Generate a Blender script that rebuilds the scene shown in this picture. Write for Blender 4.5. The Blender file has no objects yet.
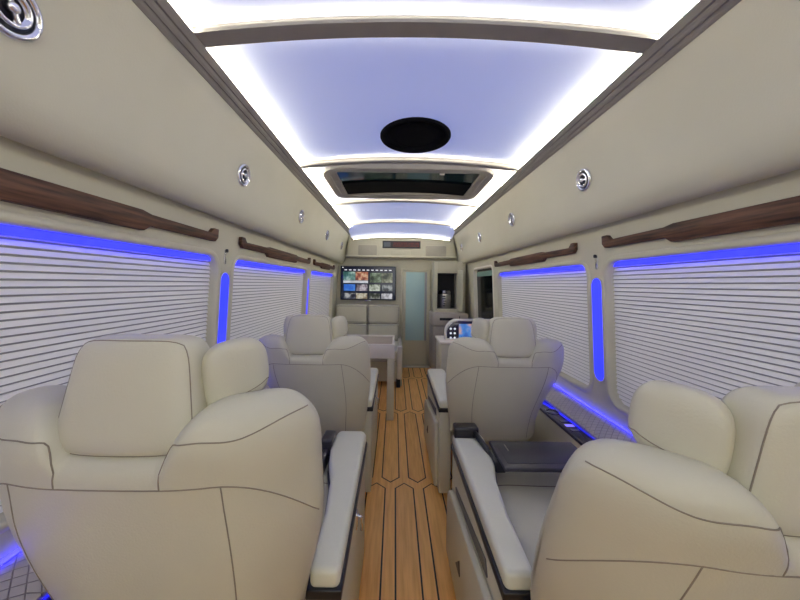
import bpy, bmesh, math, random
from mathutils import Vector, Matrix
random.seed(7)
scn = bpy.context.scene
COL = scn.collection
PI = math.pi
XC = 0.085          # middle line of the van
CAMH = 1.26

# ------------------------------------------------------------------ materials
def mat(name, col, rough=0.5, metal=0.0, emit=None, estr=0.0, spec=0.5, coat=0.0):
    m = bpy.data.materials.new(name); m.use_nodes = True
    b = m.node_tree.nodes['Principled BSDF']
    b.inputs['Base Color'].default_value = (*col, 1)
    b.inputs['Roughness'].default_value = rough
    b.inputs['Metallic'].default_value = metal
    b.inputs['Specular IOR Level'].default_value = spec
    b.inputs['Coat Weight'].default_value = coat
    if emit:
        b.inputs['Emission Color'].default_value = (*emit, 1)
        b.inputs['Emission Strength'].default_value = estr
    return m

def nd(m, t, **kw):
    n = m.node_tree.nodes.new(t)
    for k, v in kw.items(): setattr(n, k, v)
    return n

def noise_mat(name, c1, c2, scale=(1, 1, 1), nscale=20, detail=4, rough=0.5, bump=0.0, bscale=None, spec=0.4, island=0.0):
    m = mat(name, c1, rough, spec=spec); nt = m.node_tree; L = nt.links
    b = nt.nodes['Principled BSDF']
    tc = nd(m, 'ShaderNodeTexCoord'); mp = nd(m, 'ShaderNodeMapping'); mp.inputs['Scale'].default_value = scale
    L.new(tc.outputs['Object'], mp.inputs['Vector'])
    no = nd(m, 'ShaderNodeTexNoise'); no.inputs['Scale'].default_value = nscale; no.inputs['Detail'].default_value = detail
    L.new(mp.outputs[0], no.inputs['Vector'])
    cr = nd(m, 'ShaderNodeValToRGB')
    cr.color_ramp.elements[0].color = (*c1, 1); cr.color_ramp.elements[1].color = (*c2, 1)
    cr.color_ramp.elements[0].position = .3; cr.color_ramp.elements[1].position = .7
    src = no.outputs['Fac']
    if island:
        ge = nd(m, 'ShaderNodeNewGeometry'); ma = nd(m, 'ShaderNodeMath', operation='MULTIPLY_ADD')
        ma.inputs[1].default_value = island; L.new(ge.outputs['Random Per Island'], ma.inputs[0]); L.new(src, ma.inputs[2])
        mb_ = nd(m, 'ShaderNodeMath', operation='SUBTRACT'); mb_.inputs[1].default_value = island / 2
        L.new(ma.outputs[0], mb_.inputs[0]); src = mb_.outputs[0]
    L.new(src, cr.inputs['Fac']); L.new(cr.outputs['Color'], b.inputs['Base Color'])
    if bump:
        n2 = nd(m, 'ShaderNodeTexNoise'); n2.inputs['Scale'].default_value = bscale or nscale * 4; n2.inputs['Detail'].default_value = 3
        L.new(mp.outputs[0], n2.inputs['Vector'])
        bu = nd(m, 'ShaderNodeBump'); bu.inputs['Strength'].default_value = bump; bu.inputs['Distance'].default_value = .002
        L.new(n2.outputs['Fac'], bu.inputs['Height']); L.new(bu.outputs[0], b.inputs['Normal'])
    return m

LEATHER = noise_mat('cream_leather', (.60, .577, .435), (.625, .602, .46), nscale=6, rough=.36, bump=.25, bscale=260, spec=.4)
ARMLEATHER = noise_mat('pale_arm_leather', (.745, .735, .57), (.775, .765, .60), nscale=6, rough=.36, bump=.2, bscale=260, spec=.45)
SEAM = mat('seam_thread', (.27, .23, .17), .7)
SHELL = noise_mat('cream_shell', (.59, .565, .42), (.615, .59, .445), nscale=4, rough=.38, spec=.4)
WALLM = noise_mat('cream_wall_trim', (.60, .573, .43), (.62, .593, .45), nscale=5, rough=.5, bump=.12, bscale=220)
COVE = noise_mat('cream_cove_leather', (.60, .573, .43), (.62, .593, .45), nscale=4, rough=.5, bump=.15, bscale=200)
TAUPE = noise_mat('taupe_rail', (.25, .232, .21), (.29, .268, .24), nscale=10, rough=.45)
TEAK = noise_mat('teak', (.70, .34, .085), (.90, .50, .155), scale=(9, .6, 1), nscale=7, detail=7, rough=.34, spec=.4, island=.22)
CAULK = mat('black_caulk', (.012, .011, .01), .6)
WALNUT = noise_mat('walnut', (.014, .007, .005), (.17, .075, .042), scale=(14, .9, 14), nscale=6, detail=8, rough=.5, spec=.3)
BLACK = mat('black_plastic', (.012, .012, .014), .35)
BLACKM = mat('black_mesh', (.004, .004, .004), .9, spec=.1)
TRAYM = noise_mat('dark_tray', (.035, .033, .04), (.05, .047, .055), nscale=40, rough=.28)
CHROME = mat('chrome', (.82, .82, .84), .12, 1.0)
DCHROME = mat('dark_chrome', (.25, .25, .27), .25, 1.0)
def blind_mat(name, col, tr):
    m = mat(name, col, .8, spec=.1); nt = m.node_tree; b = nt.nodes['Principled BSDF']
    t = nd(m, 'ShaderNodeBsdfTranslucent'); t.inputs[0].default_value = (.85, .84, .83, 1)
    mx = nd(m, 'ShaderNodeMixShader'); mx.inputs[0].default_value = tr
    nt.links.new(b.outputs[0], mx.inputs[1]); nt.links.new(t.outputs[0], mx.inputs[2])
    nt.links.new(mx.outputs[0], nt.nodes['Material Output'].inputs['Surface'])
    return m
FOLDSHADE = noise_mat('grey_fold_shade', (.36, .36, .365), (.39, .39, .395), nscale=30, rough=.8)  # shade of the blind creases, put into the colour as grey
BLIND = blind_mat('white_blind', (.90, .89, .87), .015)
BLUELED = mat('blue_led', (.02, .03, .3), .4, emit=(.012, .014, 1.0), estr=2.2)
BLUEHID = mat('blue_led_wash', (.02, .03, .3), .4, emit=(.02, .02, 1.0), estr=4)
BLUELOW = mat('blue_led_low', (.02, .03, .3), .4, emit=(.035, .03, 1.0), estr=3.2)
BLUEPANEL = mat('blue_light_panel', (.02, .03, .3), .3, emit=(.018, .026, 1.0), estr=1.2)
LEDW = mat('white_led', (.9, .9, .9), .5, emit=(1.0, .94, .76), estr=33)
LEDBAR = mat('white_led_soft', (.9, .9, .9), .5, emit=(1.0, .94, .77), estr=16)
LEDFAR = mat('white_led_bright', (.9, .9, .9), .5, emit=(1.0, .94, .76), estr=110)
LIGHTPANEL = mat('luminous_panel', (.72, .74, .79), .5, emit=(.17, .28, .84), estr=.25, spec=.2)
GLASSDARK = mat('dark_tinted_glass', (.003, .005, .005), .12, spec=.15)
SUNGLASS = mat('sunroof_glass', (.008, .03, .03), .08, spec=.6)
FROST = mat('frosted_glass', (.44, .64, .62), .35, spec=.4)
WHITE = mat('white_laminate', (.78, .74, .64), .3)
TABLETOP = noise_mat('table_leather', (.40, .33, .24), (.44, .37, .27), nscale=8, rough=.45)
GREY = noise_mat('grey_cabinet', (.33, .31, .28), (.36, .34, .31), nscale=6, rough=.4)
NICHE = mat('niche_dark', (.015, .014, .014), .6)
STEEL = mat('brushed_steel', (.5, .48, .46), .3, .9)
PURPLEBLK = mat('glossy_black_control', (.02, .018, .045), .14, coat=.6)

def quilt_mat():
    m = mat('quilted_grey_leather', (.50, .46, .44), .45); nt = m.node_tree; L = nt.links
    tc = nd(m, 'ShaderNodeTexCoord'); mp = nd(m, 'ShaderNodeMapping')
    mp.inputs['Rotation'].default_value = (0, 0, PI / 4); mp.inputs['Scale'].default_value = (42, 42, 42)
    L.new(tc.outputs['Object'], mp.inputs['Vector'])
    br = nd(m, 'ShaderNodeTexBrick', offset=0.0)
    br.inputs['Scale'].default_value = 1; br.inputs['Mortar Size'].default_value = .07; br.inputs['Mortar Smooth'].default_value = 1
    br.inputs['Brick Width'].default_value = 1; br.inputs['Row Height'].default_value = 1
    br.inputs['Color1'].default_value = (.55, .51, .49, 1); br.inputs['Color2'].default_value = (.52, .48, .46, 1)
    br.inputs['Mortar'].default_value = (.30, .27, .26, 1)
    L.new(mp.outputs[0], br.inputs['Vector'])
    L.new(br.outputs['Color'], nt.nodes['Principled BSDF'].inputs['Base Color'])
    bu = nd(m, 'ShaderNodeBump'); bu.inputs['Strength'].default_value = .8; bu.inputs['Distance'].default_value = .006; bu.invert = True
    L.new(br.outputs['Fac'], bu.inputs['Height']); L.new(bu.outputs[0], nt.nodes['Principled BSDF'].inputs['Normal'])
    return m
QUILT = quilt_mat()

def scr_mat(name, c1, c2, c3, scale, strength=1.0):
    m = mat(name, (.01, .01, .01), .2); nt = m.node_tree; L = nt.links; b = nt.nodes['Principled BSDF']
    tc = nd(m, 'ShaderNodeTexCoord'); no = nd(m, 'ShaderNodeTexNoise'); no.inputs['Scale'].default_value = scale; no.inputs['Detail'].default_value = 2
    L.new(tc.outputs['Object'], no.inputs['Vector'])
    cr = nd(m, 'ShaderNodeValToRGB'); e = cr.color_ramp.elements
    e[0].color = (*c1, 1); e[0].position = .35; e[1].color = (*c3, 1); e[1].position = .66
    k = e.new(.5); k.color = (*c2, 1)
    L.new(no.outputs['Fac'], cr.inputs['Fac']); L.new(cr.outputs['Color'], b.inputs['Emission Color'])
    b.inputs['Emission Strength'].default_value = strength * .42
    return m

# ------------------------------------------------------------------ mesh builder
class MB:
    def __init__(s): s.bm = bmesh.new()
    def merge(s, bm, mi=0, smooth=True):
        for f in bm.faces: f.material_index = mi; f.smooth = smooth
        me = bpy.data.meshes.new('tmp'); bm.to_mesh(me); bm.free(); s.bm.from_mesh(me); bpy.data.meshes.remove(me); return s
    def box(s, lo, hi, bev=0.0, seg=2, mi=0, M=None):
        bm = bmesh.new(); bmesh.ops.create_cube(bm, size=1)
        c = [(lo[i] + hi[i]) / 2 for i in range(3)]; d = [abs(hi[i] - lo[i]) for i in range(3)]
        for v in bm.verts: v.co = Vector((c[0] + v.co.x * d[0], c[1] + v.co.y * d[1], c[2] + v.co.z * d[2]))
        if bev:
            bmesh.ops.bevel(bm, geom=bm.edges[:], offset=min(bev, min(d) * .49), segments=seg, profile=.5, affect='EDGES')
        if M: bm.transform(M)
        return s.merge(bm, mi, smooth=bool(bev))
    def prism(s, pts, lo, hi, axis='z', bev=0.0, seg=2, mi=0, fn=None, smooth=None):
        """polygon extruded; axis z: pts (x,y); axis x: pts (y,z); axis y: pts (x,z)"""
        def mk(p, h):
            return {'z': (p[0], p[1], h), 'x': (h, p[0], p[1]), 'y': (p[0], h, p[1])}[axis]
        bm = bmesh.new(); n = len(pts)
        a = [bm.verts.new(mk(p, lo)) for p in pts]; b = [bm.verts.new(mk(p, hi)) for p in pts]
        bm.faces.new(a); bm.faces.new(b[::-1])
        for i in range(n): bm.faces.new((a[i], b[i], b[(i + 1) % n], a[(i + 1) % n]))
        bmesh.ops.recalc_face_normals(bm, faces=bm.faces[:])
        if bev:
            ed = [e for e in bm.edges if (len(e.link_faces) == 2 and e.calc_face_angle() > .6)]
            bmesh.ops.bevel(bm, geom=ed, offset=bev, segments=seg, profile=.5, affect='EDGES')
        if fn:
            for v in bm.verts: v.co = Vector(fn(v.co))
        return s.merge(bm, mi, smooth=bool(bev) if smooth is None else smooth)
    def tube(s, pts, r=.002, n=6, mi=0, closed=False):
        pts = [Vector(p) for p in pts]; bm = bmesh.new(); rings = []; m = len(pts); up = Vector((.13, .31, .94)).normalized()
        for i, p in enumerate(pts):
            if closed: t = pts[(i + 1) % m] - pts[i - 1]
            else: t = pts[min(i + 1, m - 1)] - pts[max(i - 1, 0)]
            t.normalize(); a = t.cross(up)
            if a.length < .05: a = t.cross(Vector((1, 0, 0)))
            a.normalize(); b = t.cross(a)
            rings.append([bm.verts.new(p + r * (math.cos(2 * PI * k / n) * a + math.sin(2 * PI * k / n) * b)) for k in range(n)])
        for i in range(m if closed else m - 1):
            A, B = rings[i], rings[(i + 1) % m]
            for k in range(n): bm.faces.new((A[k], A[(k + 1) % n], B[(k + 1) % n], B[k]))
        if not closed:
            bm.faces.new(rings[0][::-1]); bm.faces.new(rings[-1])
        return s.merge(bm, mi)
    def loft(s, rings, mi=0, cap=True, closed=True, smooth=True):
        bm = bmesh.new(); R = [[bm.verts.new(p) for p in r] for r in rings]; n = len(R[0])
        for A, B in zip(R, R[1:]):
            for k in range(n if closed else n - 1): bm.faces.new((A[k], A[(k + 1) % n], B[(k + 1) % n], B[k]))
        if cap and closed: bm.faces.new(R[0][::-1]); bm.faces.new(R[-1])
        bmesh.ops.recalc_face_normals(bm, faces=bm.faces[:])
        return s.merge(bm, mi, smooth)
    def lathe(s, prof, n=24, mi=0, M=None, cap=True):
        rings = [[(r * math.cos(2 * PI * k / n), r * math.sin(2 * PI * k / n), z) for k in range(n)] for r, z in prof]
        if M: rings = [[M @ Vector(p) for p in r] for r in rings]
        return s.loft(rings, mi, cap)
    def cushion(s, f, cuts=14, mi=0):
        bm = bmesh.new(); bmesh.ops.create_cube(bm, size=2)
        bmesh.ops.subdivide_edges(bm, edges=bm.edges[:], cuts=cuts, use_grid_fill=True)
        for v in bm.verts: v.co = Vector(f(v.co))
        return s.merge(bm, mi)
    def build(s, name, mats, parent=None, loc=(0, 0, 0), crease=None):
        """vertices are in world coordinates; loc is the world point of the object's origin"""
        me = bpy.data.meshes.new(name); s.bm.to_mesh(me); s.bm.free()
        for m in (mats if isinstance(mats, (list, tuple)) else [mats]): me.materials.append(m)
        o = bpy.data.objects.new(name, me); COL.objects.link(o)
        base = Vector(loc)
        if parent is not None and base.length == 0: base = Vector(parent['_w'])
        me.transform(Matrix.Translation(-base)); o['_w'] = tuple(base)
        if parent is not None:
            o.parent = parent; o.location = base - Vector(parent['_w'])
        else: o.location = base
        if crease:
            try: me.set_sharp_from_angle(angle=crease)
            except Exception: pass
        return o

def sup(d, n=5.0):
    """cube point -> superellipsoid point"""
    d = Vector(d); l = (abs(d.x) ** n + abs(d.y) ** n + abs(d.z) ** n) ** (1 / n)
    return d / max(l, 1e-9)
def smooth(a, b, x):
    t = min(1, max(0, (x - a) / (b - a))); return t * t * (3 - 2 * t)
def rrect(y0, y1, z0, z1, r, n=6):
    out = []
    for cy, cz, a0 in ((y1 - r, z1 - r, 0), (y0 + r, z1 - r, 90), (y0 + r, z0 + r, 180), (y1 - r, z0 + r, 270)):
        for k in range(n + 1):
            a = math.radians(a0 + 90 * k / n); out.append((cy + r * math.cos(a), cz + r * math.sin(a)))
    return out
def lin(a, b, n): return [a + (b - a) * i / (n - 1) for i in range(n)]

def thing(name, label, cat, loc, group=None):
    o = bpy.data.objects.new(name, None); COL.objects.link(o); o.location = loc; o['_w'] = tuple(loc)
    o.empty_display_size = .05
    return tag(o, label, cat, group)
def tag(o, label, cat, group=None):
    o['label'] = label; o['category'] = cat
    if group: o['group'] = group
    return o
def struct(o, label=None):
    o['kind'] = 'structure'
    if label: o['label'] = label
    return o
def dup(root, M, label):
    r = root.copy(); COL.objects.link(r); r.matrix_world = M; r['label'] = label
    for ch in list(root.children):
        c = ch.copy(); COL.objects.link(c); c.parent = r
        for g in list(ch.children):
            d = g.copy(); COL.objects.link(d); d.parent = c
    return r

# ------------------------------------------------------------------ room shell
Y0, Y1 = -1.25, 4.77
def half(z): return 1.03 - .0455 * z
def wp(s, y, z, off=0.0): return Vector((XC + s * (half(z) - off), y, z))
WIN_Z0, WIN_Z1 = .69, 1.385
WINS = {-1: [(-.35, 1.535), (1.69, 3.09), (3.23, 4.42)], 1: [(-.35, 1.545), (1.70, 3.17)]}
DOORWIN = (3.34, 4.12, .62, 1.46)

def wall(s, name):
    bm = bmesh.new(); edges = []
    def loop(pts):
        vs = [bm.verts.new((0, p[0], p[1])) for p in pts]
        for i in range(len(vs)): edges.append(bm.edges.new((vs[i], vs[(i + 1) % len(vs)])))
    loop([(Y0, 0), (Y1, 0), (Y1, 1.62), (Y0, 1.62)])
    for a, b in WINS[s]: loop(rrect(a, b, WIN_Z0, WIN_Z1, .07))
    if s == 1: loop(rrect(DOORWIN[0], DOORWIN[1], DOORWIN[2], DOORWIN[3], .06))
    bmesh.ops.triangle_fill(bm, use_beauty=True, use_dissolve=False, edges=edges)
    for v in bm.verts: v.co = wp(s, v.co.y, v.co.z)
    for f in bm.faces:
        f.normal_update()
        if f.normal.x * s > 0: f.normal_flip()
    mb = MB(); mb.merge(bm, 0, False)
    return struct(mb.build(name, WALLM))
wall(-1, 'wall_left'); wall(1, 'wall_right')

# floor: teak with caulked long hexagons
fm = MB(); fm.box((-.97, Y0, -.05), (1.14, Y1, 0))
def hexagon(cx, cy, L, W, tip, z, mi):
    bm = bmesh.new()
    vs = [bm.verts.new(p) for p in ((cx, cy - L / 2, z), (cx + W / 2, cy - L / 2 + tip, z), (cx + W / 2, cy + L / 2 - tip, z), (cx, cy + L / 2, z), (cx - W / 2, cy + L / 2 - tip, z), (cx - W / 2, cy - L / 2 + tip, z))]
    bm.faces.new(vs); fm.merge(bm, mi, False)
P_, RW = .173, 1.10
for row in range(-1, 4):
    cy = 1.965 + RW * (row - .5) + .0
    ph = .075 + (P_ / 2 if row % 2 else 0)
    for k in range(-6, 7):
        cx = ph + k * P_
        if cx - .06 < -.93 or cx + .06 > 1.1: continue
        c0 = min(Y1 - .01, cy + RW / 2) - .0
        L = c0 - (cy - RW / 2)
        if L < .2: continue
        hexagon(cx, (c0 + cy - RW / 2) / 2, L, .118, .052, .0006, 1)
        hexagon(cx, (c0 + cy - RW / 2) / 2, L - .019, .103, .046, .0012, 0)
struct(fm.build('floor', [TEAK, CAULK]), 'teak plank floor with black caulked long hexagons')

# roof shell above the light panels
def zarch(x, y=0): return 2.112 - .045 * ((x - XC) / .73) ** 2 - .125 * min(1, max(0, (y - 4.16) / .48))
rings = []
for y in (Y0, Y1 + .05):
    rings.append([(XC + t, y, 2.16 - .05 * (t / .9) ** 2) for t in lin(-.95, .95, 17)] + [(XC + t, y, 2.19 - .05 * (t / .9) ** 2) for t in lin(.95, -.95, 17)])
struct(MB().loft(rings).build('ceiling', WALLM, crease=.5))
# overhead coves (bulging lockers each side)
CP = [(1.0, 1.585), (.955, 1.578), (.93, 1.564), (.905, 1.566), (.884, 1.578), (.870, 1.60), (.860, 1.64), (.854, 1.69), (.848, 1.75), (.8425, 1.795), (.829, 1.85), (.808, 1.92), (.778, 1.995), (.778, 2.13), (1.0, 2.13)]
for s, nm in ((-1, 'wall_upper_left'), (1, 'wall_upper_right')):
    rg = [[(XC + s * h, y, z) for h, z in CP] for y in (Y0, Y1)]
    struct(MB().loft(rg).build(nm, COVE, crease=.9), 'bulging cream overhead cove along the roof edge')
# rails along the light panels
RP = [(.80, 1.992), (.778, 1.988), (.770, 1.994), (.764, 2.002), (.757, 2.000), (.750, 2.006), (.745, 2.014), (.737, 2.013), (.722, 2.028), (.722, 2.034), (.752, 2.034), (.752, 2.10), (.80, 2.10)]
for i, s in enumerate((-1, 1)):
    rg = [[(XC + s * h, y, z) for h, z in RP] for y in (Y0, 4.66)]
    struct(MB().loft(rg, smooth=False).build('trim_%d' % (i + 1), TAUPE), 'grooved taupe rail along the %s side of the ceiling lights' % ('left' if s < 0 else 'right'))
BARS = [(-1.03, .06), (0.0, .06), (.995, .06), (2.08, .040), (3.08, .038), (4.12, .034), (4.64, .04)]
for i, (y, w) in enumerate(BARS):
    mb = MB(); rg = []
    for t in lin(-.745, .745, 25):
        z = zarch(XC + t, y)
        pr = [(-w / 2, -.036), (w / 2, -.036), (w / 2, -.024), (w / 4, -.028), (w / 4, -.002), (-w / 4, -.002), (-w / 4, -.028), (-w / 2, -.024)]
        rg.append([(XC + t, y + a, z + b) for a, b in pr])
    mb.loft(rg, smooth=False)
    struct(mb.build('trim_%d' % (i + 3), TAUPE), 'arched taupe crossbar between ceiling light panels')
# end walls
def endwall(y0, y1, name, holes=None):
    pts = [(XC - half(0), 0), (XC + half(0), 0), (XC + .96, 1.62), (XC + .96, 2.13), (XC, 2.17), (XC - .96, 2.13), (XC - .96, 1.62)]
    return struct(MB().prism(pts, y0, y1, 'y').build(name, WALLM))
endwall(Y1, Y1 + .06, 'wall_front'); 
mb = MB()  # unseen rear wall; its opening is added to light the seat backs
mb.box((XC - 1.03, Y0 - .06, 0), (XC - .80, Y0, 2.14)); mb.box((XC + .80, Y0 - .06, 0), (XC + 1.03, Y0, 2.14))
mb.box((XC - .80, Y0 - .06, 1.93), (XC + .80, Y0, 2.16)); mb.box((XC - .80, Y0 - .06, 0), (XC + .80, Y0, 1.0))
struct(mb.build('wall_rear', WALLM), 'rear wall with an added unseen opening that lets in daylight')
pl = bpy.data.lights.new('rear_opening_portal', 'AREA'); pl.shape = 'RECTANGLE'; pl.size = 1.6; pl.size_y = .93; pl.cycles.is_portal = True
po = bpy.data.objects.new('rear_opening_portal', pl); COL.objects.link(po); po.matrix_world = Matrix.Translation((XC, Y0 - .07, 1.465)) @ Matrix.Rotation(PI / 2, 4, 'X')

# ------------------------------------------------------------------ windows, blinds, led strips
side_name = {-1: 'left', 1: 'right'}
ordw = ['nearest', 'second', 'farthest']
wn = 0
def win_frame(s, a, b, z0, z1, r, name, m=WALLM, depth=.06, bead=.007):
    mb = MB(); P = rrect(a, b, z0, z1, r); c = ((a + b) / 2, (z0 + z1) / 2)
    # rolled edge then reveal
    prof = [(.028, .001), (.025, .006), (.012, .010), (.004, .008), (0, .002), (-.002, -.012), (-.004, -depth)]
    rg = []
    for out, inn in prof:
        Q = rrect(a - out, b + out, z0 - out, z1 + out, max(.01, r + out))
        rg.append([wp(s, p[0], p[1], inn) for p in Q])
    mb.loft(rg, cap=False)
    return mb.build(name, m)
for s in (-1, 1):
    for i, (a, b) in enumerate(WINS[s]):
        wn += 1
        struct(win_frame(s, a, b, WIN_Z0, WIN_Z1, .07, 'window_%d' % wn), 'rounded cream window surround, %s on the %s' % (ordw[i], side_name[s]))
        mb = MB(); pitch = .0195; z = WIN_Z0 - .02; pts = []
        n = int((WIN_Z1 + .02 - z) / pitch)
        for k in range(n):
            for q, f in enumerate((0, .24, .30, .96)):
                pts.append((z + (k + f) * pitch, (-.001, -.001, .006, .002)[q]))
        rg = [[wp(s, y, zz, -.034 + o) for zz, o in pts] for y in (a - .01, b + .01)]
        mb.loft(rg, cap=False, closed=False)
        for f in mb.bm.faces:   # crease shade painted grey into each fold
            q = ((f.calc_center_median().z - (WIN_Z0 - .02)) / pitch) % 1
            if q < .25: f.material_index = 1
        o = mb.build('pleated_blind', [BLIND, FOLDSHADE], loc=wp(s, (a + b) / 2, WIN_Z0, -.03), crease=.3)
        tag(o, 'white pleated blind over the %s window of the %s wall' % (ordw[i], side_name[s]), 'blind', 'pleated window blinds')
        mb = MB()
        mb.prism([(a + .035, WIN_Z1 - .026), (b - .035, WIN_Z1 - .026), (b - .045, WIN_Z1 - .012), (b - .07, WIN_Z1 - .002), (a + .07, WIN_Z1 - .002), (a + .045, WIN_Z1 - .012)], -.016, -.010, 'x', fn=lambda c, s=s: wp(s, c.y, c.z, c.x))
        o = mb.build('light_strip', BLUELED, loc=wp(s, (a + b) / 2, WIN_Z1, -.02))
        tag(o, 'blue light strip along the top of the %s window on the %s' % (ordw[i], side_name[s]), 'light strip', 'blue window light strips')
# dark side-door window
wn += 1
dw = struct(win_frame(1, *DOORWIN, .06, 'window_%d' % wn, m=WHITE), 'white framed dark glazed door window on the right')
mb = MB(); mb.prism(rrect(DOORWIN[0] - .003, DOORWIN[1] + .003, DOORWIN[2] - .003, DOORWIN[3] + .003, .06), -.045, -.035, 'x', fn=lambda c: wp(1, c.y, c.z, c.x))
g = mb.build('window_pane', GLASSDARK, dw, loc=wp(1, 3.7, .62, -.04))
mb = MB(); mb.prism(rrect(DOORWIN[0] + .03, DOORWIN[1] - .03, DOORWIN[3] - .09, DOORWIN[3] - .03, .02), -.034, -.028, 'x', fn=lambda c: wp(1, c.y, c.z, c.x))
mb.build('tinted_band', mat('green_tint', (.22, .36, .30), .2), dw, loc=wp(1, 3.7, 1.4, -.03))
# pillar lights
for s, y, lab in ((-1, 1.612, 'tall blue pillar light between the two nearest left windows'), (-1, 3.16, 'narrow blue pillar light before the farthest left window'), (1, 1.622, 'tall blue pillar light between the two right windows')):
    o = thing('pillar_light', lab, 'light', wp(s, y, .77), 'blue pillar lights')
    w = .041 if y < 2 else .026
    mb = MB(); rg = []
    for out, inn in ((.010, .001), (.008, .006), (.002, .007), (0, .002)):
        rg.append([wp(s, p[0], p[1], inn) for p in rrect(y - w - out, y + w + out, .77 - out, 1.305 + out, w + out)])
    mb.loft(rg, cap=False); mb.build('rim', SHELL, o)
    mb = MB(); mb.prism(rrect(y - w, y + w, .77, 1.305, w), .0005, .003, 'x', fn=lambda c, s=s: wp(s, c.y, c.z, c.x)); mb.build('lens', BLUEPANEL, o)
# coat hooks
for s, y in ((-1, 1.60), (1, 1.615)):
    o = thing('coat_hook', 'small chrome hook above the %s pillar light' % ('nearest left' if s < 0 else 'right'), 'hook', wp(s, y, 1.345), 'chrome pillar hooks')
    mb = MB(); mb.prism(rrect(y - .009, y + .009, 1.35, 1.425, .008), .0005, .006, 'x', bev=.001, fn=lambda c, s=s: wp(s, c.y, c.z, c.x)); mb.build('plate', CHROME, o)
    mb = MB(); mb.prism(rrect(y - .008, y + .008, 1.41, 1.428, .007), .006, .016, 'x', bev=.002, fn=lambda c, s=s: wp(s, c.y, c.z, c.x)); mb.build('knob', BLACK, o)
# wooden grab rails
def grab(s, pts, lab):
    mb = MB(); mb.prism(pts, .0005, .022, 'x', bev=.0025, seg=2, fn=lambda c: wp(s, c.y, c.z, c.x))
    c = sum(p[0] for p in pts) / len(pts)
    tag(mb.build('wooden_grab_rail', WALNUT, loc=wp(s, c, 1.45)), lab, 'grab rail', 'walnut rails above the windows')
def railpts(a, t0, t1, b, hooka=True, hookb=True):
    zb, zt, zm, zn = 1.432, 1.500, 1.452, 1.488
    p = []
    p += [(a, zm + .02), (a + .02, zm)] if hooka else [(a, zb)]
    if hooka: p += [(t0, zm), (t0 + .03, zb)]
    p += [(t1 - .03, zb), (t1, zm), (b - .02, zm), (b, zm + .02)]
    if hookb: p += [(b, zt + .012), (b - .035, zt + .012), (b - .06, zn)]
    else: p += [(b, zn)]
    p += [(t1, zn + .004), (t1 - .04, zt), (t0 + .04, zt) if hooka else (a, zt)]
    if hooka: p += [(t0, zn + .004), (a + .06, zn), (a + .035, zt + .012), (a, zt + .012)]
    return p
grab(-1, railpts(-.45, 0, 1.09, 1.50, hooka=False), 'long walnut rail above the nearest left window')
grab(-1, railpts(1.73, 2.08, 2.72, 3.14), 'walnut rail above the second left window')
grab(-1, railpts(3.30, 3.62, 4.1, 4.40), 'short walnut rail above the farthest left window')
grab(1, railpts(-.45, 0, 1.19, 1.545, hooka=False), 'long walnut rail above the nearest right window')
grab(1, railpts(1.78, 2.14, 2.80, 3.22), 'walnut rail above the second right window')

# ------------------------------------------------------------------ ceiling lights
names = ['behind the camera', 'overhead', 'nearest the camera, cut by the top of the photo', 'holding the round speaker', 'around the sunroof', 'beyond the sunroof', 'farthest, above the front wall']
SUN = None
PZ = .032   # the panels sit this far above the sunroof and speaker frames' own datum
for i in range(len(BARS) - 1):
    ya, yb = BARS[i][0], BARS[i + 1][0]
    lab = ['luminous ceiling panel far behind the seats', 'luminous ceiling panel at the top edge of the view', 'large luminous ceiling panel with round black speaker', 'luminous ceiling panel framing the sunroof', 'luminous ceiling panel just beyond the sunroof', 'short luminous ceiling panel above the front wall'][i]
    o = thing('ceiling_light_panel', lab, 'light panel', (XC, (ya + yb) / 2, 2.09), 'luminous ceiling panels')
    mb = MB(); rg = []
    for y in lin(ya + .004, yb - .004, 9):
        rg.append([(XC + t, y, zarch(XC + t, y)) for t in lin(-.75, .75, 25)] + [(XC + t, y, zarch(XC + t, y) + .008) for t in lin(.75, -.75, 25)])
    mb.loft(rg); mb.build('diffuser', LIGHTPANEL, o, crease=.5)
    wa, wb = BARS[i][1], BARS[i + 1][1]
    for k in range(4):
        mb = MB()
        if k < 2:
            s = (-1, 1)[k]; mb.box((XC + s * .729 - .003, ya + wa / 2, 2.0345), (XC + s * .729 + .003, yb - wb / 2, 2.042))
        else:
            y = (ya + wa / 4 + .004, yb - wb / 4 - .004)[k - 2]
            rg = [[(XC + t, y + a, zarch(XC + t, y) + b) for a, b in ((-.003, -.0278), (.003, -.0278), (.003, -.0245), (-.003, -.0245))] for t in lin(-.72, .72, 21)]
            mb.loft(rg, smooth=False)
        mb.build('led_strip', (LEDBAR if k > 1 else LEDW if i < 3 else LEDFAR), o)

# round speaker in the panel
sy = 1.78
sp = thing('ceiling_speaker', 'round black speaker set in the ceiling light panel', 'speaker', (XC + .02, sy, zarch(XC)))
M = Matrix.Translation((XC + .02, sy, zarch(XC) - .001)) @ Matrix.Rotation(PI, 4, 'X')
MB().lathe([(.0, .004), (.17, .004), (.186, .010), (.192, .016), (.198, .015), (.202, .008), (.202, -.002)], 48, M=M).build('rim', BLACKM, sp, crease=.8)
MB().lathe([(.0, .012), (.05, .0115), (.09, .009), (.13, .006), (.165, .0045)], 48, M=M).build('grille', BLACKM, sp)
MB().lathe([(.118, .0075), (.122, .0095), (.126, .0075)], 48, M=M, cap=False).build('ring', BLACKM, sp)
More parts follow.
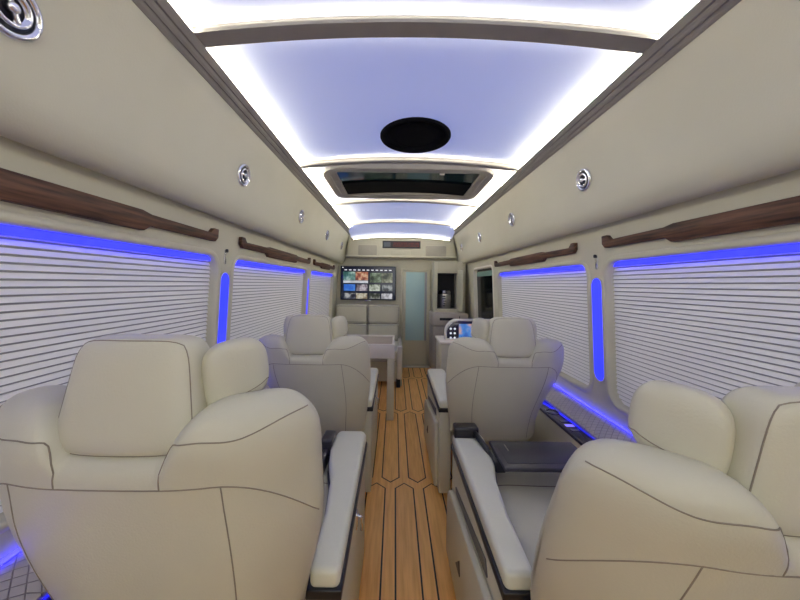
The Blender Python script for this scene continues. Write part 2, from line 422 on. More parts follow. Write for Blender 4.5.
# sunroof
sr = thing('sunroof', 'taupe framed sunroof with dark glass', 'sunroof', (XC, 2.58, 2.06))
def rectring(mb, x0, x1, y0, y1, prof):
    rg = []
    for out, z in prof:
        Q = rrect(x0 - out, x1 + out, y0 - out, y1 + out, .03 + max(0, out), 4)
        rg.append([(p[0], p[1], z + zarch(p[0]) - zarch(XC)) for p in Q])
    mb.loft(rg, cap=False, smooth=False)
mb = MB(); rectring(mb, XC - .53, XC + .53, 2.265, 2.82, [(.10, 2.135), (.10, 2.088), (.095, 2.083), (.05, 2.084), (.045, 2.089), (.01, 2.090), (0, 2.095), (0, 2.14)]); mb.build('frame', TAUPE, sr)
mb = MB(); rg = []
for y in (2.24, 2.84): rg.append([(XC + t, y, zarch(XC + t) - .008) for t in lin(-.55, .55, 15)] + [(XC + t, y, zarch(XC + t) - .003) for t in lin(.55, -.55, 15)])
mb.loft(rg); mb.build('glass', SUNGLASS, sr, crease=.5)
mb = MB(); rg = []
for y in (2.52, 2.82): rg.append([(XC + t, y, zarch(XC + t) - .019) for t in lin(-.525, .525, 15)] + [(XC + t, y, zarch(XC + t) - .011) for t in lin(.525, -.525, 15)])
mb.loft(rg); mb.build('sliding_shade', BLACKM, sr, crease=.5)
mb = MB(); mb.box((XC + .24, 2.30, 2.085), (XC + .275, 2.34, 2.097), .002); mb.build('latch', WHITE, sr)

# ------------------------------------------------------------------ air vents
def make_vent(label):
    o = thing('air_vent', label, 'vent', (0, 0, 0), 'round chrome air vents')
    MB().lathe([(.040, .001), (.056, .001), (.056, .006), (.052, .012), (.046, .013), (.042, .009), (.040, .001)], 32, cap=False).build('outer_ring', CHROME, o)
    MB().lathe([(.0, .0015), (.042, .0015), (.042, .003), (.0, .003)], 24).build('recess', BLACK, o)
    MB().lathe([(.026, .003), (.033, .006), (.034, .012), (.029, .015), (.026, .012)], 28, cap=False).build('inner_ring', CHROME, o)
    mb = MB()
    mb.box((-.026, -.005, .004), (.026, .005, .015), .002)
    mb.lathe([(0, .003), (.011, .003), (.010, .017), (.006, .020), (0, .0205)], 16)
    mb.build('louvre', CHROME, o)
    return o
vent0 = None
vo = ['nearest the camera', 'second from the camera', 'third from the camera', 'fourth from the camera', 'farthest from the camera']
for s in (-1, 1):
    for i, y in enumerate((.60, 1.53, 2.47, 3.41, 4.33)):
        if s == 1 and i == 0: continue
        nz = Vector((-s * .98, 0, -.17)).normalized(); ty = Vector((0, 1, 0)); tx = ty.cross(nz)
        a = .5 + i
        R = Matrix((tx, ty, nz)).transposed().to_4x4() @ Matrix.Rotation(a, 4, 'Z')
        Mw = Matrix.Translation(Vector((XC + s * .8435, y, 1.787))) @ R
        k = i - (1 if s == 1 else 0)
        lab = 'chrome round air vent in the %s cove, %s' % (side_name[s], vo[k] if not (s == 1 and i == 4) else 'farthest from the camera')
        if vent0 is None:
            vent0 = make_vent(lab); vent0.matrix_world = Mw
        else: dup(vent0, Mw, lab)

# ------------------------------------------------------------------ seats
ARM_Z = .578
def make_seat(label, s, xc, yarm, yb, recl, dz, ea=.33, xsl=.045, wl=.25, wsc=1.0, zs=.90, dz_head=0.0, head_tilt=.24, wingrot=.9):
    """s=+1: aisle to the right (left-hand seat).  yb = rear face y at z=.95+dz ; recl = tan(recline)"""
    root = thing('captain_seat', label, 'seat', (xc, yarm + .35, 0), 'cream leather captain seats')
    X = lambda lx: xc + s * lx
    ZT = .95 + dz
    # ---- backrest as a loft of vertical slices
    zb = .42
    def hw(z):
        return wsc * (wl + (.328 - wl) * smooth(.45, .85, z))
    def xs(z): return xsl * (1 - smooth(.55, .88, z))
    def ztop(u):
        a = abs(u)
        z = zs + .078 * (1 - (1 - min(1, max(0, (a - .26) / .30))) ** 2.7) - .085 * (1 - math.sqrt(max(0, 1 - min(1, max(0, (a - .62) / .38)) ** 2.8)))
        return z + dz
    def S(u, t):
        """t 0..1 rear bottom->top rear, 1..2 over the top, 2..3 front down"""
        a = abs(u); e = (max(0, 1 - a ** 5)) ** .5
        yr = .085 * a ** 3.2 + .012 * smooth(.30, .5, 1 - a) * 0
        yf = .15 + .055 * math.exp(-((a - .74) / .22) ** 2) + .03 * smooth(.4, .9, a)
        m = (yr + yf) / 2; hT = (yf - yr) / 2 * e + .004
        zt = ztop(u); r = .06 + .05 * smooth(.32, .55, a)
        if t <= 1: y, z = m - hT, zb + (zt - r - zb) * t
        elif t <= 2:
            th = PI * (t - 1); c, q = math.cos(th), math.sin(th)
            y = m - hT * math.copysign(abs(c) ** .85, c); z = zt - r + r * q ** .85
        else: y, z = m + hT, zt - r + (zb - zt + r) * (t - 2)
        # slight pillow on the rear lower panel
        y += -.012 * math.sin(PI * min(1, max(0, (z - .42) / .45))) * (1 - a ** 4) * (1 if t < 1.3 else 0)
        lx = xs(z) + u * hw(z)
        return Vector((X(lx), yb + y - (z - ZT) * recl, z))
    us = [math.sin(PI / 2 * v) * .5 + v * .5 for v in lin(-1, 1, 81)]
    ts = lin(0, 1, 22)[:-1] + lin(1, 2, 19)[:-1] + lin(2, 3, 16)
    mb = MB(); mb.loft([[S(u, t) for t in ts] for u in us])
    def t_of(u, z):
        zt = ztop(u); r = .06 + .05 * smooth(.32, .55, abs(u))
        if z <= zt - r: return (z - zb) / (zt - r - zb)
        return 1 + math.asin(min(1, ((z - zt + r) / r) ** (1 / .85))) / PI
    zse = .845 + dz
    def zcap(u):
        return zs + dz + .022 + .004 * math.sin(PI * smooth(.3, .6, u)) - .06 * (1 - smooth(.25, .36, u)) ** 2 + .026 * smooth(.6, .93, u)
    def zl(u): return zse - .14 * max(0, (abs(u) - .50) / .50) ** 2.2
    mb.tube([S(u, t_of(u, zl(u))) for u in lin(-.985, .985, 80)], .0013, mi=1)
    for sg in (-1, 1):
        mb.tube([S(sg * (.56 + .14 * (zse - z)), t_of(sg * .56, z)) for z in lin(zl(.56), .44, 30)], .0013, mi=1)
        mb.tube([S(sg * .27, t_of(sg * .27, z)) for z in lin(zse, zcap(.27), 10)], .0013, mi=1)
        mb.tube([S(sg * v, t_of(v, zcap(v))) for v in lin(.27, .93, 44)], .0013, mi=1)
    back = mb.build('backrest', [LEATHER, SEAM], root)
    # ---- headrest
    hz0, hz1 = zs + dz - .012 + dz_head, zs + dz + .192 + dz_head
    hx, hy = .118, .056
    def H(d):
        p = sup(d, 6)
        z = (hz0 + hz1) / 2 + p.z * (hz1 - hz0) / 2
        lx = p.x * hx * (1 - .13 * p.z)
        f = (z - hz0) / (hz1 - hz0)
        y = p.y * hy * (1 - .25 * f) + .02
        y += .012 * p.x ** 2
        return Vector((X(lx), yb + .045 + y - (z - ZT) * (recl - head_tilt) - (hz0 - ZT) * head_tilt, z))
    mb = MB(); mb.cushion(H, 16)
    loop = [(q, -.80, -1) for q in lin(-1, 1, 14)] + [(1, -.80, q) for q in lin(-1, 1, 14)] + [(q, -.80, 1) for q in lin(1, -1, 14)] + [(-1, -.80, q) for q in lin(1, -1, 14)]
    mb.tube([H(p) for p in loop], .0011, mi=1, closed=True)
    head = mb.build('headrest', [LEATHER, SEAM], root)
    # wings folded forward beside the headrest
    for sg in (-1, 1):
        Wd, Wt, Wh = .065, .032, .085
        c0 = Vector((X(sg * .114), yb + .070 - (hz0 + .12 - ZT) * (recl - head_tilt) - (hz0 - ZT) * head_tilt, hz0 + .112))
        ang = wingrot if sg > 0 else max(wingrot, 1.36)
        ax = Vector((s * sg * math.cos(ang), math.sin(ang), .10)).normalized()   # along the wing
        nz = Vector((0, 0, 1)); th = ax.cross(nz).normalized(); up = th.cross(ax)
        if up.z < 0: up = -up
        def Wg(d):
            p = sup(d, 2.9)
            return c0 + ax * (Wd + p.x * Wd) + th * (p.y * Wt) + up * (p.z * Wh * ((1.08 - .5 * (p.x + 1) / 2) if p.z < 0 else .86))
        mb = MB(); mb.cushion(Wg, 12)
        zz = -.5
        mb.tube([Wg((q, -1, zz)) for q in lin(-1, 1, 16)] + [Wg((1, q, zz)) for q in lin(-1, 1, 8)] + [Wg((q, 1, zz)) for q in lin(1, -1, 16)] + [Wg((-1, q, zz)) for q in lin(1, -1, 8)], .0011, mi=1, closed=True)
        mb.build('wing', [LEATHER, SEAM], head, loc=c0)
    # headrest posts
    for lx in (-.06, .06):
        mb = MB(); mb.tube([Vector((X(lx), yb + .075 - (z - ZT) * recl, z)) for z in (zs + dz - .05, zs + dz + .04)], .007, 10); mb.build('post', DCHROME, head)
    # ---- seat cushion
    y0, y1 = yarm - .0, yarm + .64
    def Cf(d):
        p = sup(d, 6); f = (p.y + 1) / 2
        return Vector((X((ea - .075 - .205) / 2 + p.x * (ea - .075 + .205) / 2), y0 + f * (y1 - y0), .415 + p.z * .075 + .02 * p.z * f + .012 * p.x ** 2))
    mb = MB(); mb.cushion(Cf, 12)
    mb.tube([Cf((q, 2 * .68 - 1, 1)) for q in lin(-.95, .95, 14)], .002, mi=1)
    mb.tube([Cf((-1, q, .55)) for q in lin(-1, 1, 14)] + [Cf((q, 1, .55)) for q in lin(-1, 1, 14)] + [Cf((1, q, .55)) for q in lin(1, -1, 14)], .002, mi=1)
    mb.build('seat_cushion', [LEATHER, SEAM], root)
    mb = MB(); mb.box((min(X(-.195), X(ea - .17)), y0 + .03, .06), (max(X(-.195), X(ea - .17)), y1 - .06, .345), .02, 3); mb.build('seat_base', SHELL, root)
    mb = MB(); mb.box((min(X(-.16), X(ea - .2)), y0 + .05, .002), (max(X(-.16), X(ea - .2)), y1 - .08, .062), .006); mb.build('swivel_plinth', BLACK, root)
    # leg rest at the front of the cushion
    def Lf(d):
        p = sup(d, 6); return Vector((X((ea - .16 - .19) / 2 + p.x * (ea - .16 + .19) / 2), y1 + .012 + p.y * .035, .22 + p.z * .14))
    mb = MB(); mb.cushion(Lf, 8); mb.build('leg_rest', LEATHER, root)
    # ---- aisle armrest
    a0, a1 = yarm, yarm + .71
    def arm_outline(g):
        xo = ea + g
        inner = [(ea - .077 - d_, y_) for d_, y_ in ((0, 0), (.006, .2), (.023, .36), (.05, .46), (.063, .55), (.065, .66))]
        o_ = [(xo, a0 - g), (xo, a1 - .03), (xo - .012, a1 + g)]
        i_ = [(ea - .13 - g, a1 + g)] + [(x - g, a0 + y) for x, y in inner[::-1][0:-1]] + [(ea - .077 - g, a0 - g)]
        return [(X(x), y) for x, y in o_ + i_]
    mb = MB(); mb.prism(arm_outline(-.002), ARM_Z - .052, ARM_Z, 'z', bev=.016, seg=4)
    arm = mb.build('armrest', ARMLEATHER, root, crease=1.2)
    mb = MB(); mb.prism(arm_outline(.004), ARM_Z - .068, ARM_Z - .044, 'z', bev=.003); mb.build('armrest_edge', BLACK, arm)
    # side panel with recessed door
    mb = MB()
    ol = arm_outline(-.004)
    mb.prism(ol, .03, ARM_Z - .066, 'z', bev=.006)
    side = mb.build('side_panel', SHELL, root, crease=1.0)
    xo = X(ea - .004)
    def xr(t): return (min(xo, xo + s * t), max(xo, xo + s * t))
    if s < 0:   # raised rounded cover with a dark slot above it
        cov = [(yarm + .685, .05), (yarm + .685, .26), (yarm + .675, .31), (yarm + .65, .345), (yarm + .60, .362), (yarm + .30, .40), (yarm + .04, .43), (yarm + .04, .05)]
        mb = MB(); mb.prism(cov, *xr(.024), 'x', bev=.008, seg=3); mb.build('side_cover', SHELL, side, crease=1.0)
        mb = MB(); mb.prism([(yarm + .58, .378), (yarm + .585, .40), (yarm + .16, .47), (yarm + .14, .434)], *xr(.005), 'x', bev=.001); mb.build('slot', mat('slot_shade', (.13, .12, .10), .5), side)
        xk = xo + s * .024
        mb = MB(); mb.prism([(yarm + .40, .25), (yarm + .46, .19), (yarm + .39, .20)], min(xk, xk + s * .003), max(xk, xk + s * .003), 'x'); mb.build('lever_slot', BLACK, side)
    else:
        mb = MB(); mb.prism(rrect(yarm + .30, yarm + .33, .43, .49, .01), *xr(.008), 'x', bev=.002)
        mb.tube([(xo + s * .008, yarm + .315, .475), (xo + s * .022, yarm + .315, .47), (xo + s * .022, yarm + .315, .425)], .005, 8)
        mb.build('recline_handle', CHROME, side)
    return root, (lambda lx: X(lx - .305 + ea))

seatL, XL = make_seat('cream captain seat at the left front of the photo, nearest the left blind', 1, -.48, .735, .505, .17, .062, ea=.36, wl=.218)
seatR, XR = make_seat('cream captain seat at the right front of the photo, beside the dark tray', -1, .628, .735, .39, .38, .02, ea=.358, xsl=.05)
seatML, XML = make_seat('cream captain seat in the second row on the left, before the table', 1, -.445, 1.82, 1.555, .2, 0, wingrot=1.15, wsc=.95, ea=.322)
seatMR, XMR = make_seat('cream captain seat in the second row on the right, before the control console', -1, .615, 1.82, 1.555, .2, 0, wingrot=1.15, wsc=.97, ea=.345)

# tray table on the right front seat and its hinges
def tray(root, X, s, yh, folded):
    t = MB()
    t.box((min(X(.165), X(.20)), yh - .05, .60), (max(X(.165), X(.20)), yh + .03, .622), .004)
    if not folded:
        x0, x1 = sorted((X(.175), X(-.17)))
        t = MB(); t.box((x0, yh - .31, .596), (x1, yh - .115, .612), .006, 3)
        tr = t.build('tray_table', TRAYM, root)
        m = MB(); m.box((x0 + .02, yh - .28, .6122), (x1 - .02, yh - .145, .6135), .0005); m.build('tray_mat', mat('tray_leather', (.028, .026, .032), .4), tr)
        m = MB(); m.box((x0 + .05, yh - .20, .6136), (x0 + .055, yh - .15, .6146)); m.build('tray_mark', CHROME, tr)
        m = MB(); m.box((min(X(.185), X(.145)), yh - .24, .55), (max(X(.185), X(.145)), yh - .15, .597), .006); m.tube([(X(.17), yh - .2, .57), (X(.21), yh - .02, .60)], .012, 10); m.build('tray_arm', BLACK, tr)
        m = MB(); m.box((min(X(.30), X(.19)), yh - .03, ARM_Z - .01), (max(X(.30), X(.19)), yh + .035, ARM_Z + .045), .012, 3); m.build('tray_hinge', BLACK, tr)
    else:
        t = MB(); t.box((min(X(.135), X(.155)), yh - .26, .40), (max(X(.135), X(.155)), yh - .02, .565), .006, 3)
        t.box((min(X(.12), X(.17)), yh - .12, .53), (max(X(.12), X(.17)), yh - .02, .60), .01, 3)
        t.build('folded_tray', TRAYM, root)
tray(seatR, XR, -1, 1.41, False); tray(seatL, XL, 1, 1.42, True)

# ------------------------------------------------------------------ side consoles under the windows
def console(s):
    ya, yb = -.3, 2.72
    o = thing('side_console', 'low cream console with quilted top along the %s wall' % side_name[s], 'console', (XC + s * .9, 1.3, 0))
    bx = lambda h: XC + s * h
    mb = MB(); mb.prism([(bx(.785), 0), (bx(1.028), 0), (bx(1.003), .525), (bx(.785), .525)], ya, yb, 'y', bev=.006); mb.build('body', SHELL, o, crease=1)
    # quilted pad
    pr = [(.888, .526), (.888, .5475), (.866, .549), (.864, .556), (.882, .572), (.91, .582), (.95, .592), (.985, .592), (.998, .585), (1.0, .526)]
    mb = MB(); mb.loft([[(bx(h), y, z) for h, z in pr] for y in lin(ya, yb, 4)]); mb.build('quilted_pad', QUILT, o, crease=1)
    mb = MB(); mb.box((min(bx(.985), bx(.999)), ya, .5975), (max(bx(.985), bx(.999)), yb, .6005)); mb.build('led_strip', BLUELOW, o)
    mb = MB(); mb.box((min(bx(.876), bx(.886)), ya + .1, .5445), (max(bx(.876), bx(.886)), yb - .3, .5465)); mb.build('led_strip', BLUEHID, o)
    for y0, y1 in ((.35, .95), (1.38, 2.02)):
        mb = MB(); mb.box((min(bx(.782), bx(.872)), y0, .5255), (max(bx(.782), bx(.872)), y1, .540), .004); c = mb.build('control_panel', PURPLEBLK, o)
        M = Matrix.Translation((bx(.827), y0 + .40, .5405))
        mb = MB(); mb.lathe([(.030, 0), (.033, .004), (.037, .004), (.039, 0)], 28, M=M, cap=False); mb.lathe([(0, .0003), (.031, .0003), (.031, .001), (0, .001)], 20, M=M); mb.build('cup_holder', DCHROME, c)
        for q in range(3):
            mb = MB(); mb.box((bx(.827) - .022, y0 + .16 + q * .05, .5395), (bx(.827) + .022, y0 + .185 + q * .05, .543), .002); mb.build('button', mat('control_button', (.3, .28, .5), .3, emit=(.2, .15, 1), estr=.6) if q == 1 else DCHROME, c)
    # pale frame of a socket plate below
    mb = MB(); mb.prism(rrect(1.36, 1.50, .39, .47, .01), min(bx(.785), bx(.778)), max(bx(.785), bx(.778)), 'x', bev=.002); mb.build('socket_plate', FROST, o)
    return o
console(-1); console(1)

# ------------------------------------------------------------------ far end
# overhead panel above the front wall
YP = 4.655
mb = MB(); pts = [(XC - .80, 1.68), (XC + .80, 1.68), (XC + .79, 2.04)] + [(XC + t, zarch(XC + t, 4.7) - .03) for t in lin(.72, -.72, 13)] + [(XC - .79, 2.04)]
mb.prism(pts, YP, Y1, 'y', bev=.0); mb.box((XC - .84, YP - .02, 1.655), (XC + .84, Y1, 1.685), .008)
struct(mb.build('trim_10', WALLM), 'cream overhead panel above the front wall')
k = YP / 310
def FP(px, py, Y): return ((px - 395) * Y / 310, CAMH - (py - 284) * Y / 310)
def frect(x0, y0, x1, y1, Y):
    a = FP(x0, y1, Y); b = FP(x1, y0, Y); return a[0], b[0], a[1], b[1]
a, b, c, d = frect(382, 241, 420, 248.3, YP)
o = thing('led_display', 'dark red dot display on the overhead front panel', 'display', ((a + b) / 2, YP, c))
MB().box((a, YP - .014, c), (b, YP - .0005, d), .003).build('case', BLACK, o)
sm = MB()
RED = mat('red_led', (.1, .005, .003), .4, emit=(.40, .03, .015), estr=.12)
x = a + .15; zc_, hh = (c + d) / 2, .026
SEG = {'0': 'abcdef', '1': 'bc', '2': 'abged', '3': 'abgcd', '4': 'fgbc', '5': 'afgcd', '8': 'abcdefg', '-': 'g'}
MB_ = sm
ww = .018
x0d = a + .16
for q in range(11):
    w_ = .022; xx = x0d + q * .036
    if xx + w_ > b - .01: break
    for part in ('abcdef' if q % 3 else 'abged'):
        z = {'a': hh, 'b': hh / 2, 'c': -hh / 2, 'd': -hh, 'e': -hh / 2, 'f': hh / 2, 'g': 0}[part]
        if part in 'adg': sm.box((xx, YP - .0155, zc_ + z - .003), (xx + w_, YP - .0138, zc_ + z + .003))
        else:
            ex = xx + w_ if part in 'bc' else xx
            sm.box((ex - .003, YP - .0155, zc_ + z - hh / 2), (ex + .003, YP - .0138, zc_ + z + hh / 2))
sm.build('digits', RED, o)
MB().box((a + .02, YP - .0155, c + .02), (a + .12, YP - .0138, d - .02)).build('status_icon', mat('dim_icon', (.05, .05, .06), .3, emit=(.06, .09, .11), estr=.3), o)
for px0, px1, nm in ((357.5, 377, 'left'), (425, 446, 'right')):
    a, b, c, d = frect(px0, 245, px1, 256.5, YP)
    o = thing('speaker_grille', 'cream speaker cover on the overhead front panel, %s of the display' % nm, 'speaker', ((a + b) / 2, YP, c), 'overhead speaker covers')
    MB().prism(rrect(a, b, c, d, .02), YP - .008, YP - .0005, 'y', bev=.003).build('frame', SHELL, o)
    MB().prism(rrect(a + .008, b - .008, c + .008, d - .008, .015), YP - .011, YP - .0075, 'y', bev=.002).build('mesh_cover', noise_mat('speaker_cloth', (.43, .40, .31), (.50, .47, .37), nscale=300, rough=.8), o)
a, b, c, d = frect(391, 250.5, 410, 256.5, YP)
o = thing('air_grille', 'small cream air grille under the red display', 'vent', ((a + b) / 2, YP, c))
MB().box((a, YP - .010, c), (b, YP - .0005, d), .004).build('frame', SHELL, o)
for q in range(4): MB().box((a + .01, YP - .013, c + .012 + q * .019), (b - .01, YP - .009, c + .020 + q * .019), .001).build('slat', WALLM, o)

# television
a, b, c, d = frect(340.5, 266.5, 396, 300.5, 4.70)
tv = thing('television', 'flat black television showing a grid of programme tiles', 'television', ((a + b) / 2, 4.72, c))
MB().box((a, 4.700, c), (b, 4.745, d), .008).build('bezel', BLACK, tv)
MB().box((a + .1, 4.745, c + .1), (b - .1, 4.7698, d - .1)).build('wall_bracket', BLACK, tv)
MB().box(((a + b) / 2 - .05, 4.695, c - .012), ((a + b) / 2 + .05, 4.715, c + .002), .002).build('logo_bar', CHROME, tv)
MB().box((a + .012, 4.6985, c + .014), (b - .012, 4.7005, d - .012)).build('screen', mat('screen_black', (.004, .005, .008), .12, emit=(.01, .015, .04), estr=.3), tv)
W, Hh = b - a, d - c
tiles = [(.05, .58, .27, .83, scr_mat('tile_green', (.03, .12, .10), (.18, .35, .30), (.6, .75, .65), 14)),
         (.27, .58, .50, .83, scr_mat('tile_red', (.10, .03, .02), (.45, .12, .06), (.75, .5, .3), 16)),
         (.05, .50, .50, .57, scr_mat('tile_caption', (.55, .6, .65), (.7, .75, .8), (.8, .85, .9), 20)),
         (.53, .52, .74, .80, scr_mat('tile_dark_green', (.01, .02, .01), (.10, .15, .08), (.35, .45, .35), 13)),
         (.74, .52, .94, .80, scr_mat('tile_olive', (.02, .03, .02), (.15, .16, .10), (.40, .42, .32), 13)),
         (.06, .27, .27, .46, scr_mat('tile_blue', (.02, .12, .6), (.03, .18, .75), (.12, .35, .9), 8)),
         (.29, .27, .49, .46, scr_mat('tile_purple', (.05, .05, .05), (.25, .2, .25), (.6, .55, .6), 18)),
         (.52, .27, .72, .46, scr_mat('tile_light', (.08, .12, .06), (.45, .5, .4), (.85, .9, .8), 18)),
         (.75, .27, .94, .46, scr_mat('tile_slate', (.02, .02, .03), (.12, .14, .15), (.4, .42, .42), 18)),
         (.06, .04, .27, .20, scr_mat('tile_night', (.01, .01, .02), (.08, .09, .12), (.5, .5, .5), 18)),
         (.28, .04, .49, .20, scr_mat('tile_sand', (.2, .12, .06), (.45, .4, .28), (.75, .72, .6), 18)),
         (.52, .04, .72, .20, scr_mat('tile_forest', (.01, .02, .01), (.06, .07, .05), (.35, .36, .34), 18)),
         (.74, .04, .94, .20, scr_mat('tile_grey', (.3, .3, .33), (.55, .55, .6), (.8, .8, .85), 24))]
for u0, v0, u1, v1, m in tiles:
    MB().box((a + u0 * W, 4.6970, c + v0 * Hh), (a + u1 * W - .004, 4.6986, c + v1 * Hh)).build('programme_tile', m, tv)
mb = MB()
for q in range(11): mb.box((a + (.07 + q * .08) * W, 4.6972, c + .87 * Hh), (a + (.07 + q * .08 + .045) * W, 4.6986, c + .895 * Hh))
mb.box((a + .03 * W, 4.6972, c + .94 * Hh), (a + .05 * W, 4.6986, c + .97 * Hh))
mb.build('menu_row', mat('menu_white', (.3, .3, .3), .4, emit=(.6, .6, .65), estr=.7), tv)

# front door with frosted glass
a, b, c, d = frect(401, 268.5, 430, 366, Y1)
dr = bpy.data.objects.new('door_1', None); COL.objects.link(dr); dr.location = ((a + b) / 2, Y1, 0); dr['_w'] = tuple(dr.location); struct(dr, 'cream door with tall frosted blue glass in the front wall')
fr = .035
MB().box((a, Y1 - .03, 0), (a + fr, Y1 - .0005, d), .006).box((b - fr, Y1 - .03, 0), (b, Y1 - .0005, d), .006).box((a + fr, Y1 - .03, d - fr), (b - fr, Y1 - .0005, d), .006).build('door_frame', SHELL, dr)
MB().box((a + fr + .004, Y1 - .018, .03), (b - fr - .004, Y1 - .001, d - fr - .004), .004).build('door_leaf', SHELL, dr)
gx0, gx1, gz0, gz1 = a + .075, b - .085, .40, 1.445
mb = MB(); mb.box((gx0, Y1 - .024, gz0), (gx1, Y1 - .0175, gz1), .003)
mb.build('glass_panel', FROST, dr)
MB().box((b - .080, Y1 - .021, gz0), (b - .050, Y1 - .0175, gz1), .001).build('grey_strip', mat('grey_strip', (.36, .38, .38), .4), dr)
MB().box((a, Y1 - .10, 0.001), (b, Y1 - .03, .018), .003).build('sill', mat('pale_sill', (.62, .58, .50), .4), dr)

# galley cabinet right of the door
cab = thing('galley_cabinet', 'tall cream galley cabinet with black niche right of the front door', 'cabinet', (.80, 4.5, 0))
x0, x1 = .535, XC + .935
yf = 4.31
MB().box((x0, yf, .05), (x1, Y1 - .004, .69), .006).build('lower_body', GREY, cab)
MB().box((x0 + .03, yf + .04, .0), (x1, Y1 - .004, .05)).build('kick_plate', BLACK, cab)
MB().box((x0 + .015, yf - .012, .07), (x0 + .25, yf - .0005, .67), .004).build('cabinet_door', GREY, cab)
MB().box((x0 + .26, yf - .012, .07), (x1 - .01, yf - .0005, .67), .004).build('cabinet_door', GREY, cab)
mb = MB(); mb.box((x0 - .01, yf - .02, .692), (x1, Y1 - .004, .86), .008); dw_ = mb.build('drawer_unit', mat('pale_drawer', (.50, .46, .40), .35), cab)
MB().box((x0 + .09, yf - .024, .765), (x0 + .27, yf - .0195, .80), .002).build('drawer_slot', BLACK, dw_)
MB().box((x0 + .36, yf - .024, .745), (x0 + .37, yf - .0195, .825), .002).build('drawer_lock', BLACK, dw_)
yn = 4.48
na, nb, nc, nd_ = frect(437.5, 272.5, 457.5, 308, yn)
mb = MB()
mb.box((x0 + .02, yn, .862), (na, Y1 - .004, 1.60), .004); mb.box((nb, yn, .862), (x1, Y1 - .004, 1.60), .004); mb.box((na, yn, .862), (nb, Y1 - .004, nc), .004); mb.box((na, yn, nd_), (nb, Y1 - .004, 1.60), .004)
up = mb.build('upper_body', SHELL, cab, crease=.6)
mb = MB(); mb.box((na, Y1 - .03, nc), (nb, Y1 - .006, nd_)); mb.box((na, yn + .02, nc), (na + .004, Y1 - .03, nd_)); mb.box((na, yn + .02, nd_ - .004), (nb, Y1 - .03, nd_)); mb.box((na, yn + .02, nc), (nb, Y1 - .03, nc + .003))
mb.build('niche_lining', NICHE, cab)
# open flap at the side of the niche
mb = MB(); mb.prism([(nb + .005, yn - .002), (nb + .04, yn - .16), (nb + .052, yn - .157), (nb + .02, yn - .0005)], .88, 1.47, 'z', bev=.003); mb.build('open_door', SHELL, cab)
# dispenser in the niche
a, b, c, d = frect(439.5, 290.5, 451.5, 308, yn + .06)
o = thing('drink_dispenser', 'small silver drink dispenser standing in the black niche', 'dispenser', ((a + b) / 2, yn + .12, nc + .004))
M = Matrix.Translation(((a + b) / 2, yn + .13, nc + .004)); r = (b - a) / 2
hN = d - c
MB().lathe([(0, 0), (r * .96, 0), (r, .01), (r, hN * .78), (r * .97, hN * .8)], 32, M=M).build('body', STEEL, o, crease=.8)
MB().lathe([(r * .97, hN * .8), (r * 1.02, hN * .82), (r * 1.02, hN * .9), (r * .9, hN), (0, hN * 1.02)], 32, M=M).build('lid', DCHROME, o, crease=.8)
mb = MB()
for q in range(5):
    zz = nc + .03 + q * .034; xx = (a + b) / 2 - .05 + random.uniform(0, .03)
    mb.box((xx, yn + .125 - r, zz), (xx + random.uniform(.03, .07), yn + .14 - r, zz + .018), .002)
mb.build('label_marks', BLACK, o)

# sofa bench under the television
sb = thing('sofa_bench', 'cream leather sofa bench under the television', 'sofa', (-.39, 4.2, 0))
def cush(x0, x1, y0, y1, z0, z1, n=7):
    def f(d):
        p = sup(d, n); return Vector(((x0 + x1) / 2 + p.x * (x1 - x0) / 2, (y0 + y1) / 2 + p.y * (y1 - y0) / 2, (z0 + z1) / 2 + p.z * (z1 - z0) / 2))
    return f
bx0, bx1, bm_ = -.865, .07, -.40
def bc(x0, x1, y0, y1, z0, z1, name, seams=True):
    f = cush(x0, x1, y0, y1, z0, z1, 14); mb = MB(); mb.cushion(f, 10)
    if seams: mb.tube([f((q, -1, -.8)) for q in lin(-1, 1, 10)] + [f((1, -1, q)) for q in lin(-.8, .85, 8)] + [f((q, -1, .85)) for q in lin(1, -1, 10)] + [f((-1, -1, q)) for q in lin(.85, -.8, 8)], .0022, mi=1)
    return mb.build(name, [LEATHER, SEAM], sb)
for xa, xb in ((bx0, bm_), (bm_ + .005, bx1)):
    bc(xa, xb, 4.56, 4.76, .67, .945, 'back_cushion'); bc(xa, xb, 4.53, 4.76, .43, .668, 'lower_back_cushion'); bc(xa, xb, 3.78, 4.53, .30, .44, 'seat_cushion')
MB().box((bx0, 3.84, .05), (bx1 - .02, 4.76, .305), .01).build('base', SHELL, sb)
MB().box((bx1 - .02, 3.82, 0.001), (bx1 + .035, 4.70, .47), .012).build('end_panel', SHELL, sb)
MB().box((bx1 - .03, 3.76, .10), (bx1 + .03, 3.83, .50), .01).build('seatbelt_post', WHITE, sb)
MB().box((bx1 - .04, 3.76, .001), (bx1 + .01, 3.82, .10), .006).build('foot', BLACK, sb)

# table
tb = thing('side_table', 'cream table with sunken leather top before the sofa bench', 'table', (-.42, 3.1, 0))
tx0, tx1, ty0, ty1, tz = -.90, .005, 2.85, 3.38, .703
mb = MB(); rim = .022
mb.box((tx0, ty0, tz - .13), (tx1, ty0 + rim, tz), .004); mb.box((tx0, ty1 - rim, tz - .13), (tx1, ty1, tz), .004); mb.box((tx1 - rim, ty0 + rim, tz - .13), (tx1, ty1 - rim, tz), .004); mb.box((tx0, ty0 + rim, tz - .13), (tx0 + rim, ty1 - rim, tz), .004)
mb.build('rim', WHITE, tb, crease=.6)
MB().box((tx0 + rim, ty0 + rim, tz - .12), (tx1 - rim, ty1 - rim, tz - .012), .002).build('tabletop', TABLETOP, tb)
MB().box((-.062, ty0 + .004, .0015), (.004, ty0 + .045, tz - .128), .004).build('leg', SHELL, tb)
MB().box((-.062, ty1 - .05, .0015), (.004, ty1 - .01, tz - .128), .004).build('leg', SHELL, tb)

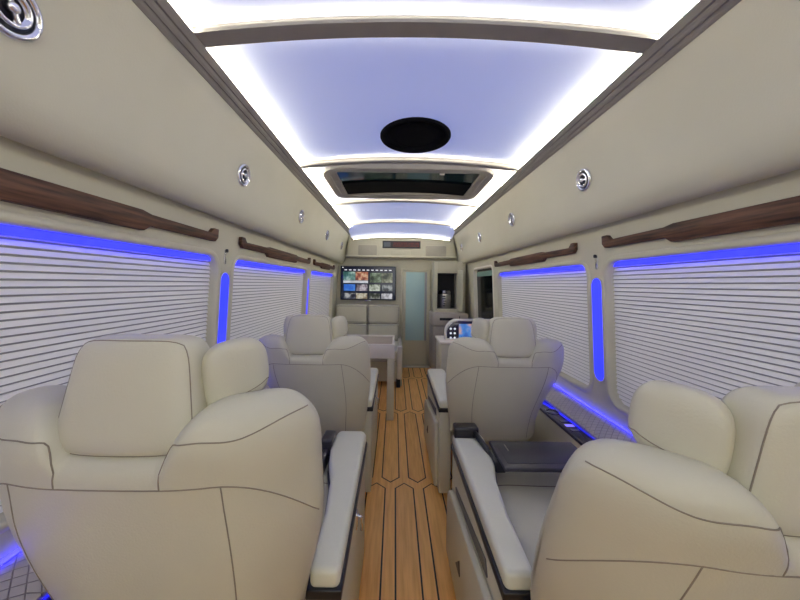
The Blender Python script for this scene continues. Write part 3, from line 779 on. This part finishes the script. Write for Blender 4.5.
# control console with screen before the second right seat
cc = thing('control_console', 'white console with buttons and a blue screen before the second right seat', 'console', (.72, 3.2, 0))
cx0, cx1, cy0, cy1 = .435, XC + .99, 2.97, 3.32
MB().box((cx0 + .015, cy0 + .01, .002), (cx1, cy1, .69), .01).build('body', SHELL, cc)
mb = MB(); mb.box((cx0, cy0 - .01, .69), (cx1, cy1 + .005, .715), .007); mb.build('rim', WHITE, cc)
a, b, c, d = frect(446, 318.5, 486, 341, 3.05)
def arcpanel(a, b, c, d, r):
    return [(b, c), (b, d)] + [(a + r - r * math.sin(t), d - r + r * math.cos(t)) for t in lin(0, PI / 2, 10)] + [(a, c)]
MB().prism(arcpanel(a, b + .09, .714, d, .13), 3.05, 3.14, 'y', bev=.008, seg=3).build('dashboard', WHITE, cc)
fb = MB().prism(arcpanel(a + .016, b + .07, .735, d - .016, .115), 3.044, 3.052, 'y', bev=.002).build('fascia', PURPLEBLK, cc)
sx0, sx1, sz0, sz1 = frect(459.5, 323, 479, 338, 3.044); 
MB().box((sx0, 3.0405, sz1 if sz1 < sz0 else sz0), (sx1 + .06, 3.045, max(sz0, sz1))).build('screen', scr_mat('console_screen', (.04, .16, .62), (.10, .33, .85), (.9, .5, .35), 11, .9), fb)
for i in range(2):
    for j in range(3):
        p = FP(451.5 + i * 4, 328 + j * 4.5, 3.04)
        M = Matrix.Translation((p[0], 3.0445, p[1])) @ Matrix.Rotation(PI / 2, 4, 'X')
        MB().lathe([(0, 0), (.011, 0), (.011, .003), (.009, .005), (0, .005)], 14, M=M).build('button', mat('lit_button', (.7, .7, .75), .3, emit=(.6, .62, .7), estr=.5), fb)

# ------------------------------------------------------------------ world, camera
w = bpy.data.worlds.new('World'); scn.world = w; w.use_nodes = True
w.node_tree.nodes['Background'].inputs[0].default_value = (1.0, 1.0, .96, 1)
w.node_tree.nodes['Background'].inputs[1].default_value = 1.35
cam = bpy.data.cameras.new('Camera'); co = bpy.data.objects.new('Camera', cam); COL.objects.link(co)
cam.sensor_fit = 'HORIZONTAL'; cam.sensor_width = 36; cam.lens = 310 / 800 * 36
cam.shift_x = 5 / 800; cam.shift_y = -16 / 800; cam.clip_start = .02
co.matrix_world = Matrix.Translation((0, 0, CAMH)) @ Matrix.Rotation(PI / 2, 4, 'X') @ Matrix.Rotation(math.radians(.8), 4, 'Z')
scn.camera = co
for o in bpy.data.objects:
    if '_w' in o: del o['_w']
vs = scn.view_settings
vs.view_transform = 'Standard'; vs.look = 'None'; vs.gamma = 1; vs.use_curve_mapping = False; vs.exposure = 0.78
scn.display_settings.display_device = 'sRGB'
c = scn.cycles
c.max_bounces = 10; c.diffuse_bounces = 6; c.use_denoising = True
c.sample_clamp_indirect = 5
